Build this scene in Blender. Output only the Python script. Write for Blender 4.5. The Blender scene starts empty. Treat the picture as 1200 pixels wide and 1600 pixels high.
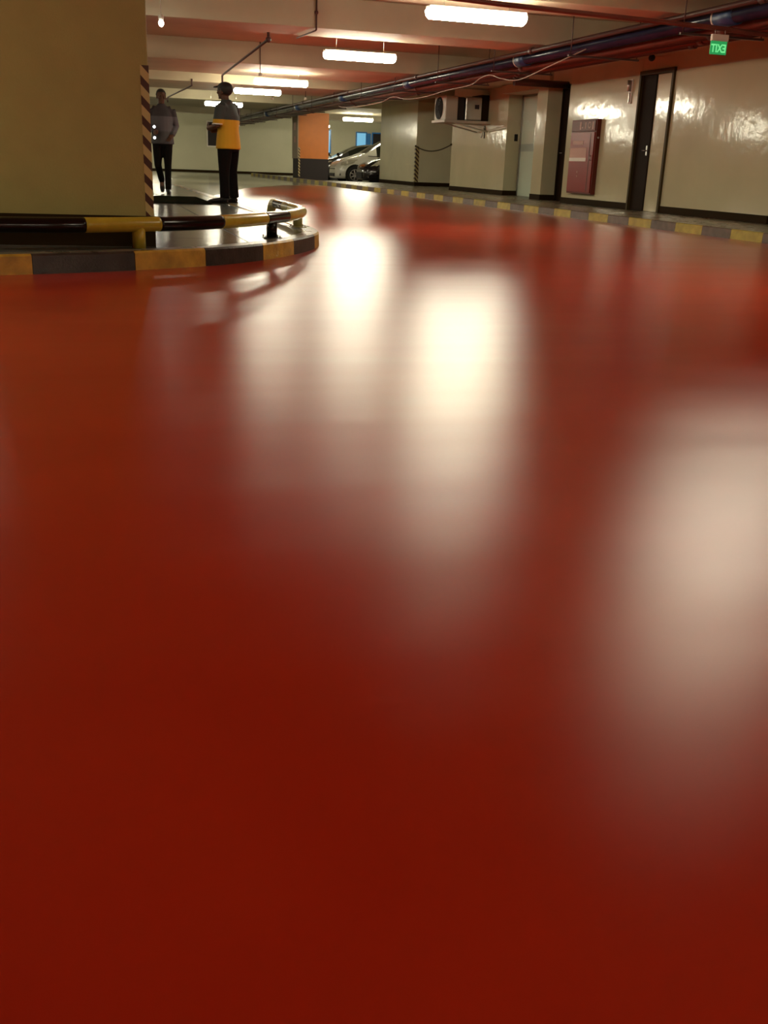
import bpy, bmesh, math, random
from mathutils import Vector, Matrix, noise
random.seed(7)
S = bpy.context.scene
COL = S.collection
R = math.radians
# ------------------------------------------------------------------ camera
CAMH = 0.73
rt = Vector((0.96051816, -0.27590214, 0.03581731))
dn = Vector((-0.05822093, -0.32521768, -0.94384521))
fw = Vector((0.27205734, 0.90449514, -0.32844077))
cam = bpy.data.cameras.new('camera'); co = bpy.data.objects.new('camera', cam); COL.objects.link(co)
up = -dn; bk = -fw
co.matrix_world = Matrix(((rt.x, up.x, bk.x, 0), (rt.y, up.y, bk.y, 0), (rt.z, up.z, bk.z, CAMH), (0, 0, 0, 1)))
cam.sensor_fit = 'VERTICAL'; cam.sensor_height = 36; cam.sensor_width = 27; cam.lens = 1560 / 1600 * 36
cam.clip_end = 200; cam.clip_start = .05
S.camera = co
# ------------------------------------------------------------------ world, exposure
w = bpy.data.worlds.new('world'); S.world = w; w.use_nodes = True
w.node_tree.nodes['Background'].inputs[0].default_value = (.02, .018, .014, 1)
w.node_tree.nodes['Background'].inputs[1].default_value = .3
S.view_settings.view_transform = 'Standard'; S.view_settings.look = 'None'
S.view_settings.gamma = 1; S.view_settings.use_curve_mapping = False
S.view_settings.exposure = 0
S.cycles.max_bounces = 8; S.cycles.diffuse_bounces = 5; S.cycles.glossy_bounces = 4
S.cycles.sample_clamp_indirect = 20; S.cycles.caustics_reflective = False; S.cycles.caustics_refractive = False
LAMP = 80.0
LAMPCOL = (1.0, .93, .70)

# ------------------------------------------------------------------ materials
def mat(name, col, rough=.6, metal=0, spec=.5, emit=None, estr=0, var=0, vscale=4, bump=0, bscale=30, bdist=.01, coat=0, rvar=0):
    m = bpy.data.materials.new(name); m.use_nodes = True
    nt = m.node_tree; b = nt.nodes['Principled BSDF']
    b.inputs['Base Color'].default_value = (*col, 1); b.inputs['Roughness'].default_value = rough
    b.inputs['Metallic'].default_value = metal; b.inputs['Specular IOR Level'].default_value = spec
    b.inputs['Coat Weight'].default_value = coat; b.inputs['Coat Roughness'].default_value = .1
    if emit: b.inputs['Emission Color'].default_value = (*emit, 1); b.inputs['Emission Strength'].default_value = estr
    if var or bump or rvar:
        g = nt.nodes.new('ShaderNodeNewGeometry')
        def nz(sc, det=4):
            n = nt.nodes.new('ShaderNodeTexNoise'); n.inputs['Scale'].default_value = sc; n.inputs['Detail'].default_value = det
            nt.links.new(g.outputs['Position'], n.inputs['Vector']); return n
        if var:
            n = nz(vscale); rp = nt.nodes.new('ShaderNodeValToRGB')
            rp.color_ramp.elements[0].position = .3; rp.color_ramp.elements[1].position = .7
            rp.color_ramp.elements[0].color = (*[c * (1 - var) for c in col], 1)
            rp.color_ramp.elements[1].color = (*[min(1, c * (1 + var)) for c in col], 1)
            nt.links.new(n.outputs['Fac'], rp.inputs[0]); nt.links.new(rp.outputs[0], b.inputs['Base Color'])
        if bump:
            n = nz(bscale, 2); bp = nt.nodes.new('ShaderNodeBump'); bp.inputs['Strength'].default_value = bump; bp.inputs['Distance'].default_value = bdist
            nt.links.new(n.outputs['Fac'], bp.inputs['Height']); nt.links.new(bp.outputs[0], b.inputs['Normal'])
        if rvar:
            n = nz(vscale * 2); mr = nt.nodes.new('ShaderNodeMapRange')
            mr.inputs['To Min'].default_value = max(0, rough - rvar); mr.inputs['To Max'].default_value = rough + rvar
            nt.links.new(n.outputs['Fac'], mr.inputs['Value']); nt.links.new(mr.outputs[0], b.inputs['Roughness'])
    return m

def stripe_mat(name, ca, cb, period, slope=1.0, axis='X', duty=.5):
    m = mat(name, ca, .45); nt = m.node_tree; b = nt.nodes['Principled BSDF']
    g = nt.nodes.new('ShaderNodeNewGeometry'); sp = nt.nodes.new('ShaderNodeSeparateXYZ')
    nt.links.new(g.outputs['Position'], sp.inputs[0])
    def mt(op, a, bb):
        n = nt.nodes.new('ShaderNodeMath'); n.operation = op
        for i, v in enumerate((a, bb)):
            if isinstance(v, (int, float)): n.inputs[i].default_value = v
            elif v is not None: nt.links.new(v, n.inputs[i])
        return n.outputs[0]
    u = mt('MULTIPLY', sp.outputs[axis], slope); t = mt('ADD', u, sp.outputs['Z']); t = mt('DIVIDE', t, period)
    t = mt('FRACT', t, None); t = mt('GREATER_THAN', t, duty)
    mx = nt.nodes.new('ShaderNodeMix'); mx.data_type = 'RGBA'; nt.links.new(t, mx.inputs[0])
    mx.inputs[6].default_value = (*ca, 1); mx.inputs[7].default_value = (*cb, 1)
    nt.links.new(mx.outputs[2], b.inputs['Base Color']); return m

M = {}
M['tile'] = mat('glossy_cream_wall', (.56, .52, .345), .12, spec=.6, var=.05, vscale=1.2, bump=.24, bscale=5, bdist=.012)
M['tile_lit'] = mat('brightened_glossy_wall', (.72, .68, .48), .16, spec=.6, var=.05, vscale=1.2, bump=.3, bscale=5, bdist=.012)  # cream wall colour lightened, standing in for lamp light missing at the far corner
M['plaster'] = mat('cream_plaster', (.50, .42, .30), .75, var=.08, vscale=1.5, bump=.2, bscale=12)
M['beam'] = mat('ceiling_paint', (.53, .47, .33), .7, var=.10, vscale=1.1, bump=.15, bscale=10)
M['column'] = mat('column_paint', (.34, .29, .095), .55, var=.05, vscale=5, bump=.5, bscale=90, bdist=.004)
M['farwall'] = mat('far_wall_paint', (.56, .54, .38), .5, var=.04, vscale=1)
M['base'] = mat('dark_baseboard', (.028, .016, .006), .6, spec=.03)
M['grey_floor'] = mat('grey_epoxy_floor', (.20, .19, .14), .16, var=.12, vscale=1.0)
M['pave'] = mat('worn_concrete', (.17, .15, .10), .30, var=.3, vscale=3, rvar=.15)
M['ptile'] = mat('grey_glazed_paver', (.12, .12, .105), .2, spec=.75, var=.15, vscale=2)
M['yel'] = mat('kerb_yellow_paint', (.50, .30, .035), .45, var=.3, vscale=9, bump=.3, bscale=60)
M['yel2'] = mat('kerb_yellow_paint_far', (.33, .26, .035), .5, var=.25, vscale=7)
M['blk'] = mat('kerb_black_paint', (.035, .028, .022), .4, var=.4, vscale=9, bump=.3, bscale=60)
M['blk2'] = mat('kerb_faded_black_paint', (.09, .06, .045), .45, var=.3, vscale=7)
M['ryel'] = mat('rail_yellow_enamel', (.50, .38, .035), .22, var=.08, vscale=12)
M['rblk'] = mat('rail_black_enamel', (.008, .005, .004), .15, spec=.3)
M['rail_olive'] = mat('rail_faded_yellow', (.36, .33, .12), .3)
M['steel'] = mat('steel', (.45, .43, .40), .3, metal=1)
M['dark'] = mat('dark_brown_door', (.020, .011, .006), .6, spec=.05)
M['frame'] = mat('brown_frame', (.07, .05, .02), .5, spec=.1)
M['glassdoor'] = mat('frosted_glass', (.62, .74, .63), .1, spec=.6)
M['glassband'] = mat('frosted_band', (.33, .42, .38), .3)
M['red'] = mat('hydrant_red', (.26, .020, .014), .3, spec=.3, var=.08)
M['redd'] = mat('hydrant_dark_red', (.13, .022, .012), .4, spec=.2)
M['pink'] = mat('worn_sticker', (.55, .30, .24), .5)
M['white'] = mat('white_paint', (.75, .70, .62), .4)
M['lampbody'] = mat('lamp_body', (.8, .78, .7), .4)
M['glow'] = mat('lamp_diffuser', (.9, .9, .85), .4, emit=LAMPCOL, estr=LAMP)
M['spot'] = mat('spot_bulb', (.9, .9, .85), .4, emit=(1, .95, .8), estr=40)
M['pblue'] = mat('blue_pipe', (.018, .02, .05), .2, var=.2, spec=.35)
M['cblue'] = mat('blue_coupling', (.012, .045, .15), .4)
M['pred'] = mat('oxide_red_pipe', (.16, .045, .03), .4, var=.15)
M['pdark'] = mat('dark_pipe', (.07, .035, .03), .4)
M['orange'] = mat('orange_paint', (.60, .165, .008), .5, var=.05)
M['dgrey'] = mat('dark_grey_paint', (.035, .028, .028), .6, spec=.15)
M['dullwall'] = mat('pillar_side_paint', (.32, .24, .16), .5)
M['ac'] = mat('ac_housing', (.50, .47, .40), .4)
M['acmetal'] = mat('galvanised_duct', (.5, .47, .42), .25, metal=.8, bump=.3, bscale=12)
M['black'] = mat('black_plastic', (.015, .012, .01), .5, spec=.2)
M['rubber'] = mat('black_rubber', (.014, .014, .009), .85, spec=0, bump=.4, bscale=120)
M['exitbg'] = mat('exit_green', (.02, .25, .08), .4, emit=(.03, .45, .12), estr=.55)
M['exitfg'] = mat('exit_letters', (.3, .7, .35), .4, emit=(.15, .85, .30), estr=.9)
M['blueglow'] = mat('backlit_blue_glass', (.1, .3, .5), .2, emit=(.16, .42, .60), estr=.9)
M['bluedk'] = mat('blue_glass', (.02, .09, .18), .2, emit=(.01, .07, .16), estr=.6)
M['carwhite'] = mat('car_white_paint', (.82, .80, .72), .18, coat=.6)
M['cardark'] = mat('car_dark_paint', (.018, .013, .016), .15, coat=.8)
M['cargrey'] = mat('car_charcoal_paint', (.05, .05, .045), .2, coat=.6)
M['glass'] = mat('car_glass', (.012, .014, .010), .08, spec=.7)
M['tyre'] = mat('tyre', (.015, .014, .013), .7)
M['rim'] = mat('alloy_rim', (.5, .48, .45), .3, metal=.8)
M['lens'] = mat('headlamp_lens', (.55, .52, .42), .1, spec=.8)
M['skin'] = mat('skin', (.10, .045, .025), .5, spec=.3)
M['hair'] = mat('hair', (.010, .008, .007), .6)
M['trouser'] = mat('black_trousers', (.006, .0045, .004), .9, spec=.1)
M['shoe'] = mat('black_shoe', (.008, .006, .006), .4, spec=.2)
M['cable'] = mat('white_cable', (.40, .32, .27), .5)
M['tape'] = stripe_mat('hazard_tape', (.055, .016, .008), (.50, .40, .17), .125, 1.05, 'X', .47)
M['tape2'] = stripe_mat('hazard_tape_far', (.03, .02, .01), (.55, .47, .15), .125, 1.2, 'Y', .5)
M['torch'] = mat('torch_led', (1, 1, 1), .3, emit=(.9, .95, 1), estr=9)

def zone_mat(name, cols, zs, rough=.8):
    """cloth sewn from panels of different colour: object-space height picks the panel"""
    m = mat(name, cols[0], rough); nt = m.node_tree; b = nt.nodes['Principled BSDF']
    tc = nt.nodes.new('ShaderNodeTexCoord'); sp = nt.nodes.new('ShaderNodeSeparateXYZ'); nt.links.new(tc.outputs['Object'], sp.inputs[0])
    prev = None
    for i, z in enumerate(zs):
        n = nt.nodes.new('ShaderNodeMath'); n.operation = 'GREATER_THAN'; nt.links.new(sp.outputs[2], n.inputs[0]); n.inputs[1].default_value = z
        mx = nt.nodes.new('ShaderNodeMix'); mx.data_type = 'RGBA'; nt.links.new(n.outputs[0], mx.inputs[0])
        if prev is None: mx.inputs[6].default_value = (*cols[0], 1)
        else: nt.links.new(prev, mx.inputs[6])
        mx.inputs[7].default_value = (*cols[i + 1], 1); prev = mx.outputs[2]
    nt.links.new(prev, b.inputs['Base Color']); return m

# red floor: glossy epoxy with slow trowel waves and fine grain
def floor_mat():
    m = mat('red_epoxy', (.34, .016, .006), .27); nt = m.node_tree; b = nt.nodes['Principled BSDF']
    b.inputs['Specular IOR Level'].default_value = .65
    g = nt.nodes.new('ShaderNodeNewGeometry')
    def nz(sc, det, vec):
        n = nt.nodes.new('ShaderNodeTexNoise'); n.inputs['Scale'].default_value = sc; n.inputs['Detail'].default_value = det
        nt.links.new(vec, n.inputs['Vector']); return n.outputs['Fac']
    P = g.outputs['Position']
    mp = nt.nodes.new('ShaderNodeMapping'); mp.inputs['Scale'].default_value = (.45, 1.5, 1); mp.inputs['Rotation'].default_value = (0, 0, R(12)); mp.inputs['Location'].default_value = (3.3, 1.7, .47); nt.links.new(P, mp.inputs[0])
    big = nz(1.0, 0, mp.outputs[0]); 
    mp2 = nt.nodes.new('ShaderNodeMapping'); mp2.inputs['Scale'].default_value = (.55, 3.2, 1); mp2.inputs['Rotation'].default_value = (0, 0, R(14)); mp2.inputs['Location'].default_value = (1.3, .7, .36); nt.links.new(P, mp2.inputs[0])
    sm = nz(1.0, 1, mp2.outputs[0]); mid = nz(1.6, 2, P)
    rp = nt.nodes.new('ShaderNodeValToRGB'); nt.links.new(mid, rp.inputs[0])
    rp.color_ramp.elements[0].position = .3; rp.color_ramp.elements[1].position = .72
    rp.color_ramp.elements[0].color = (.52, .028, .008, 1); rp.color_ramp.elements[1].color = (.60, .038, .010, 1)
    nt.links.new(rp.outputs[0], b.inputs['Base Color'])
    b1 = nt.nodes.new('ShaderNodeBump'); b1.inputs['Strength'].default_value = .5; b1.inputs['Distance'].default_value = .008; nt.links.new(big, b1.inputs['Height'])
    b2 = nt.nodes.new('ShaderNodeBump'); b2.inputs['Strength'].default_value = .5; b2.inputs['Distance'].default_value = .006; nt.links.new(sm, b2.inputs['Height'])
    nt.links.new(b1.outputs[0], b2.inputs['Normal']); nt.links.new(b2.outputs[0], b.inputs['Normal'])
    mr = nt.nodes.new('ShaderNodeMapRange'); nt.links.new(mid, mr.inputs['Value']); mr.inputs['To Min'].default_value = .285; mr.inputs['To Max'].default_value = .31
    df = nt.nodes.new('ShaderNodeBsdfDiffuse'); gl = nt.nodes.new('ShaderNodeBsdfGlossy'); gl.distribution = 'BECKMANN'
    fr = nt.nodes.new('ShaderNodeFresnel'); fr.inputs['IOR'].default_value = 1.55; ms = nt.nodes.new('ShaderNodeMixShader')
    nt.links.new(rp.outputs[0], df.inputs['Color']); nt.links.new(mr.outputs[0], gl.inputs['Roughness'])
    for q in (df, gl, fr): nt.links.new(b2.outputs[0], q.inputs['Normal'])
    nt.links.new(fr.outputs[0], ms.inputs[0]); nt.links.new(df.outputs[0], ms.inputs[1]); nt.links.new(gl.outputs[0], ms.inputs[2])
    nt.links.new(ms.outputs[0], nt.nodes['Material Output'].inputs['Surface'])
    return m
M['floor'] = floor_mat()

# ------------------------------------------------------------------ helpers
def props(o, label=None, cat=None, group=None, kind=None):
    if label: o['label'] = label
    if cat: o['category'] = cat
    if group: o['group'] = group
    if kind: o['kind'] = kind
    return o
def empty(name, loc=(0, 0, 0), rz=0, **k):
    o = bpy.data.objects.new(name, None); o.location = loc; o.rotation_euler = (0, 0, rz); COL.objects.link(o); o.empty_display_size = .1
    return props(o, **k)
class MB:
    def __init__(s): s.v = []; s.f = []; s.mi = []; s.sm = []
    def add(s, vs, fs, mi=0, smooth=False):
        n = len(s.v); s.v += [tuple(v) for v in vs]
        for f in fs: s.f.append(tuple(n + i for i in f)); s.mi.append(mi); s.sm.append(smooth)
        return s
    def box(s, a, b, mi=0, bev=0):
        x0, y0, z0 = [min(p, q) for p, q in zip(a, b)]; x1, y1, z1 = [max(p, q) for p, q in zip(a, b)]
        if not bev:
            vs = [(x0, y0, z0), (x1, y0, z0), (x1, y1, z0), (x0, y1, z0), (x0, y0, z1), (x1, y0, z1), (x1, y1, z1), (x0, y1, z1)]
            return s.add(vs, [(3, 2, 1, 0), (4, 5, 6, 7), (0, 1, 5, 4), (1, 2, 6, 5), (2, 3, 7, 6), (3, 0, 4, 7)], mi)
        bm = bmesh.new(); bmesh.ops.create_cube(bm, size=1)
        for v in bm.verts: v.co = Vector(((x0 + x1) / 2 + v.co.x * (x1 - x0), (y0 + y1) / 2 + v.co.y * (y1 - y0), (z0 + z1) / 2 + v.co.z * (z1 - z0)))
        bmesh.ops.bevel(bm, geom=bm.edges[:], offset=bev, segments=2, profile=.5, affect='EDGES')
        bm.verts.index_update()
        s.add([v.co for v in bm.verts], [[v.index for v in f.verts] for f in bm.faces], mi); bm.free(); return s
    def tube(s, pts, r, n=12, mi=0, caps=True, ref=None, mis=None):
        """loft of rings; r a number, or per point number or (ra, rb)"""
        pts = [Vector(p) for p in pts]; k = len(pts)
        rr = [r] * k if isinstance(r, (int, float)) else list(r)
        rr = [(q, q) if isinstance(q, (int, float)) else q for q in rr]
        vs = []; u = None
        for i, p in enumerate(pts):
            t = (pts[min(i + 1, k - 1)] - pts[max(i - 1, 0)]).normalized()
            if ref is not None: u = Vector(ref)
            elif u is None: u = Vector((1, 0, 0)) if abs(t.x) < .9 else Vector((0, 1, 0))
            u = (u - t * u.dot(t)).normalized(); v = t.cross(u)
            for j in range(n):
                a = 2 * math.pi * j / n; vs.append(p + u * (math.cos(a) * rr[i][0]) + v * (math.sin(a) * rr[i][1]))
        n0 = len(s.v); s.v += [tuple(v) for v in vs]
        for i in range(k - 1):
            for j in range(n):
                a = n0 + i * n + j; b = n0 + i * n + (j + 1) % n
                s.f.append((a, b, b + n, a + n)); s.mi.append(mis[i] if mis else mi); s.sm.append(True)
        if caps:
            s.f.append(tuple(n0 + j for j in reversed(range(n)))); s.mi.append(mis[0] if mis else mi); s.sm.append(False)
            s.f.append(tuple(n0 + (k - 1) * n + j for j in range(n))); s.mi.append(mis[-1] if mis else mi); s.sm.append(False)
        return s
    def ell(s, c, r, mi=0, n=12, m=8, rot=None):
        vs = []; fs = []
        for i in range(m + 1):
            ph = math.pi * i / m
            for j in range(n):
                a = 2 * math.pi * j / n; p = Vector((math.sin(ph) * math.cos(a) * r[0], math.sin(ph) * math.sin(a) * r[1], math.cos(ph) * r[2]))
                if rot: p = rot @ p
                vs.append(Vector(c) + p)
        for i in range(m):
            for j in range(n):
                fs.append((i * n + j, (i + 1) * n + j, (i + 1) * n + (j + 1) % n, i * n + (j + 1) % n))
        return s.add(vs, fs, mi, True)
    def prism(s, poly, z0, z1, mi=0, mitop=None):
        n = len(poly); vs = [(x, y, z0) for x, y in poly] + [(x, y, z1) for x, y in poly]
        s.add(vs, [tuple(reversed(range(n)))], mi)
        k = len(s.v) - 2 * n
        s.f.append(tuple(k + n + i for i in range(n))); s.mi.append(mi if mitop is None else mitop); s.sm.append(False)
        for i in range(n):
            j = (i + 1) % n; s.f.append((k + i, k + j, k + n + j, k + n + i)); s.mi.append(mi); s.sm.append(False)
        return s
    def mesh(s, name, mats):
        me = bpy.data.meshes.new(name); me.from_pydata(s.v, [], s.f)
        for m in mats: me.materials.append(M[m] if isinstance(m, str) else m)
        me.polygons.foreach_set('material_index', s.mi); me.polygons.foreach_set('use_smooth', s.sm)
        bm = bmesh.new(); bm.from_mesh(me); bmesh.ops.remove_doubles(bm, verts=bm.verts, dist=1e-6); bmesh.ops.recalc_face_normals(bm, faces=bm.faces); bm.to_mesh(me); bm.free()
        me.update(); return me
    def build(s, name, mats, parent=None, loc=None, **k):
        if isinstance(mats, str) or not isinstance(mats, (list, tuple)): mats = [mats]
        o = bpy.data.objects.new(name, s.mesh(name, mats)); COL.objects.link(o)
        if parent: o.parent = parent
        if loc: o.location = loc
        return props(o, **k)
def struct(name, mb, mats, label=None):
    return mb.build(name, mats, kind='structure', label=label)
def copy_tree(o, parent=None):
    c = o.copy(); COL.objects.link(c); c.parent = parent
    for ch in [x for x in COL.objects if x.parent == o]: copy_tree(ch, c)
    return c
def spline(P, n=10):
    P = [Vector(p) for p in P]; out = []
    for i in range(len(P) - 1):
        p0 = P[max(i - 1, 0)]; p1 = P[i]; p2 = P[i + 1]; p3 = P[min(i + 2, len(P) - 1)]
        for k in range(n):
            t = k / n
            out.append(.5 * ((2 * p1) + (p2 - p0) * t + (2 * p0 - 5 * p1 + 4 * p2 - p3) * t * t + (3 * p1 - p0 - 3 * p2 + p3) * t ** 3))
    out.append(P[-1]); return out
def resample(P, step):
    """points along polyline P at a fixed step, returns (pts, arc positions)"""
    out = [P[0].copy()]; acc = 0; nxt = step; arc = [0]
    for a, b in zip(P, P[1:]):
        L = (b - a).length
        while acc + L >= nxt - 1e-9:
            out.append(a + (b - a) * ((nxt - acc) / L)); arc.append(nxt); nxt += step
        acc += L
    return out, arc

# ================================================================== FLOORS
SL = 3.02        # slab underside
BB = 2.60        # beam underside
struct('floor', MB().prism([(-9, -8), (7.86, -8), (7.86, 33.6), (6.2, 33), (4.2, 28), (2.17, 20), (2.17, 18), (-9, 18)], -.2, 0), 'floor', 'glossy red epoxy driveway floor with soft lamp reflections')
mb = MB().prism([(-9, 18), (2.17, 18), (2.17, 20), (4.2, 28), (6.2, 33), (7.86, 33.6), (7.86, -8), (20, -8), (20, 58), (-9, 58)], -.2, 0)
struct('floor', mb, 'grey_floor', 'shiny grey parking floor at the far end beyond the red driveway')

# right walkway slab
struct('trim_1', MB().box((8.0, -8, 0), (12.4, 36.4, .12)), 'pave', 'worn concrete walkway along the right wall')
# right kerb, blocks of 0.65 m painted in turn
kerb = empty('trim_2', (7.85, 0, 0), kind='structure', label='long yellow and black painted kerb along the right walkway')
def rblock(m):
    b = MB(); L = .645
    prof = [(0, 0), (.15, 0), (.15, .12), (.018, .12), (.004, .11)]
    vs = [(x, 0, z) for x, z in prof] + [(x, L, z) for x, z in prof]; n = 5
    b.add(vs, [tuple(range(n)), tuple(n + i for i in reversed(range(n)))])
    for i in range(n):
        j = (i + 1) % n; b.add([vs[i], vs[j], vs[n + j], vs[n + i]], [(3, 2, 1, 0)], 1 if i == 2 else 0)
    return b.mesh('kerb_block', [m, 'pave'])
ky, kb = rblock('yel2'), rblock('blk2')
y = 13.31 - .65 * 30; i = 0
while y < 50:
    if y > 7:
        o = bpy.data.objects.new('kerb_block', ky if i % 2 == 0 else kb); COL.objects.link(o); o.parent = kerb; o.location = (0, y, 0)
    y += .65; i += 1

# left raised platform with its curved kerb
kp = [(-6, 5.6), (-3.2, 6.1), (-1.4, 6.45), (-.5, 6.70), (.28, 7.03), (.82, 7.37), (1.25, 7.78), (1.65, 8.35), (1.98, 9.02), (2.13, 9.6), (2.17, 10.4), (2.17, 12), (2.17, 16), (2.17, 20), (2.17, 24), (1.9, 25.2), (1.2, 25.9), (0, 26.1), (-6, 26.1)]
kc = [Vector((p.x, p.y, 0)) for p in spline([(a, b, 0) for a, b in kp], 8)]
fine, arc = resample(kc, .1)
def s_of(pt):
    return min(range(len(fine)), key=lambda i: (fine[i] - Vector((pt[0], pt[1], 0))).length)
i0 = s_of((-.313, 6.79))
nor = []
for i in range(len(fine)):
    t = (fine[min(i + 1, len(fine) - 1)] - fine[max(i - 1, 0)]).normalized(); nor.append(Vector((-t.y, t.x, 0)))  # inward (left of travel)
KW = .15; KH = .125
inner = [f + n * KW for f, n in zip(fine, nor)]
kerbl = empty('trim_3', (0, 0, 0), kind='structure', label='curved yellow and black kerb around the left raised platform')
edges = [i0]; step = 6.6
e = i0
ed = [round(i0 + 6.6 * k) for k in range(-12, 60)]
ed = [q for q in ed if 0 <= q < len(fine)]
for bi, (a, b) in enumerate(zip(ed, ed[1:])):
    k = round((a - i0) / 6.6); m = 'blk' if k % 2 == 0 else 'yel'
    mb = MB()
    P = fine[a:b + 1]; N = nor[a:b + 1]
    g0 = .004
    rows = []
    for q, (p, n) in enumerate(zip(P, N)):
        sh = Vector((0, 0, 0))
        if q == 0: sh = (P[1] - P[0]).normalized() * g0
        rows.append([p + sh, p + sh + Vector((0, 0, KH - .014)) + n * .003, p + sh + n * .016 + Vector((0, 0, KH)), p + sh + n * KW + Vector((0, 0, KH)), p + sh + n * KW])
    vs = [v for r_ in rows for v in r_]
    for q in range(len(rows) - 1):
        for j in range(4):
            c = q * 5 + j; mb_f = (c, c + 1, c + 6, c + 5)
            mb.add([vs[t] for t in mb_f], [(3, 2, 1, 0)], 1 if j == 2 else 0, False)
    mb.add(rows[0], [(0, 1, 2, 3, 4)]); mb.add(rows[-1], [(4, 3, 2, 1, 0)])
    mb.build('kerb_block', [m, 'pave'], kerbl)
inn = [p for p in inner]
poly = [(p.x, p.y) for p in inn]
plat = struct('trim_4', MB().prism(poly, 0, .117), 'pave', 'raised grey platform under the column and the two people')
# tiles of the platform, clipped to the kerb
clipseg = [(poly[i], poly[i + 3]) for i in range(0, len(poly) - 3, 3)]
def clip(pg, a, b):
    out = []; nx, ny = -(b[1] - a[1]), b[0] - a[0]
    d = lambda p: (p[0] - a[0]) * nx + (p[1] - a[1]) * ny - .006 * math.hypot(nx, ny)
    for i in range(len(pg)):
        p, q = pg[i], pg[(i + 1) % len(pg)]; dp, dq = d(p), d(q)
        if dp >= 0: out.append(p)
        if dp * dq < 0: t = dp / (dp - dq); out.append((p[0] + (q[0] - p[0]) * t, p[1] + (q[1] - p[1]) * t))
    return out
T = .90; gp = .008
for ix in range(-2, 3):
    for iy in range(0, 22):
        x0 = .32 + ix * T; y0 = 6.5 + iy * T
        pg = [(x0 + gp, y0 + gp), (x0 + T - gp, y0 + gp), (x0 + T - gp, y0 + T - gp), (x0 + gp, y0 + T - gp)]
        for a, b in clipseg:
            if min(math.hypot(a[0] - x0, a[1] - y0), 9) < 3 or abs(a[0] - 2.0) < .3: pg = clip(pg, a, b)
            if len(pg) < 3: break
        if len(pg) >= 3:
            ar = abs(sum(pg[i][0] * pg[(i + 1) % len(pg)][1] - pg[(i + 1) % len(pg)][0] * pg[i][1] for i in range(len(pg)))) / 2
            if ar > .02: MB().prism(pg, .112, .1235).build('paver', 'ptile', plat)

# ================================================================== CEILING
struct('ceiling', MB().box((-9, -8, SL), (20, 58, SL + .2)), 'beam')
ceil = [(12.0, 12.9, BB), (15.94, 17.0, BB), (22.46, 25.6, BB), (28.6, 31.9, BB), (37.0, 42.5, BB), (48, 49, BB), (2.5, 3.4, BB), (-4, -3, BB), (7.3, 8.1, BB)]
for y0, y1, z in ceil:
    x1 = 9.4 if y1 < 20 else (9.95 if y0 < 36 else 19.9)
    o = MB().box((-8.95, y0, z), (x1, y1, SL), bev=.01).build('ceiling_beam', 'beam', kind='structure', label='wide painted concrete ceiling beam')
# ================================================================== WALLS
struct('wall_left', MB().box((-9.2, -8, 0), (-9, 58, SL)), 'plaster')
struct('wall_back', MB().box((-9, -8.2, 0), (20, -8, SL)), 'plaster')
struct('wall_far', MB().box((-9, 56.2, 0), (20, 56.4, SL)), 'farwall', 'pale far wall of the car park')
struct('baseboard_far', MB().box((-9, 56.17, 0), (20, 56.2, .12)), 'base')
struct('wall_parking_side', MB().box((19.8, 36.4, 0), (20, 56.2, SL)), 'farwall')
TT = 2.34
def wallblock(name, x0, y0, x1, y1, label=None, top=TT, m='tile'):
    struct(name, MB().box((x0, y0, .12), (x1, y1, top)), m, label)
    struct(name + '_upper', MB().box((x0 + .01, y0 + (.01), top), (x1, y1, SL)), 'plaster')
def bb(x0, y0, y1, xe=None):
    m = MB().box((x0 - .018, y0 - .018, .12), (x0, y1, .235))
    if xe: m.box((x0, y0 - .018, .12), (xe, y0, .235))
    struct('baseboard_right', m, 'base')
wallblock('wall_right', 9.4, 12.78, 12.3, 15.70, 'glossy cream wall panel nearest on the right, with a bright lamp reflection')
wallblock('wall_right', 9.4, 16.80, 9.8, 19.55, 'glossy cream wall panel carrying the red hydrant cabinet')
struct('wall_right_upper', MB().box((9.41, 15.70, 2.40), (9.8, 16.8, SL)), 'plaster')
wallblock('wall_right', 9.6, 21.03, 10.3, 21.55, 'narrow cream pilaster with a bright lamp reflection')
struct('wall_right_upper', MB().box((9.7, 19.55, 2.42), (10.3, 21.03, SL)), 'plaster')
struct('wall_right_upper', MB().box((9.75, 21.55, 2.42), (10.4, 24.0, SL)), 'plaster')
wallblock('wall_right', 9.95, 24.0, 12.3, 27.9, 'cream wall block with the air conditioner on it')
wallblock('wall_right', 10.3, 32.2, 19.8, 36.4, 'cream wall corner with a striped edge beside the parked cars', top=2.62, m='tile_lit')
bb(9.4, 12.78, 15.70, 12.3); bb(9.4, 16.8, 19.55); bb(9.6, 21.03, 21.55, 10.0); bb(9.95, 24.0, 27.9, 10.3); bb(10.3, 32.2, 36.4, 12.3)
struct('wall_right', MB().box((12.3, -8, 0), (12.5, 36.4, SL)), 'plaster', 'back wall of the niches on the right')

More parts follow.
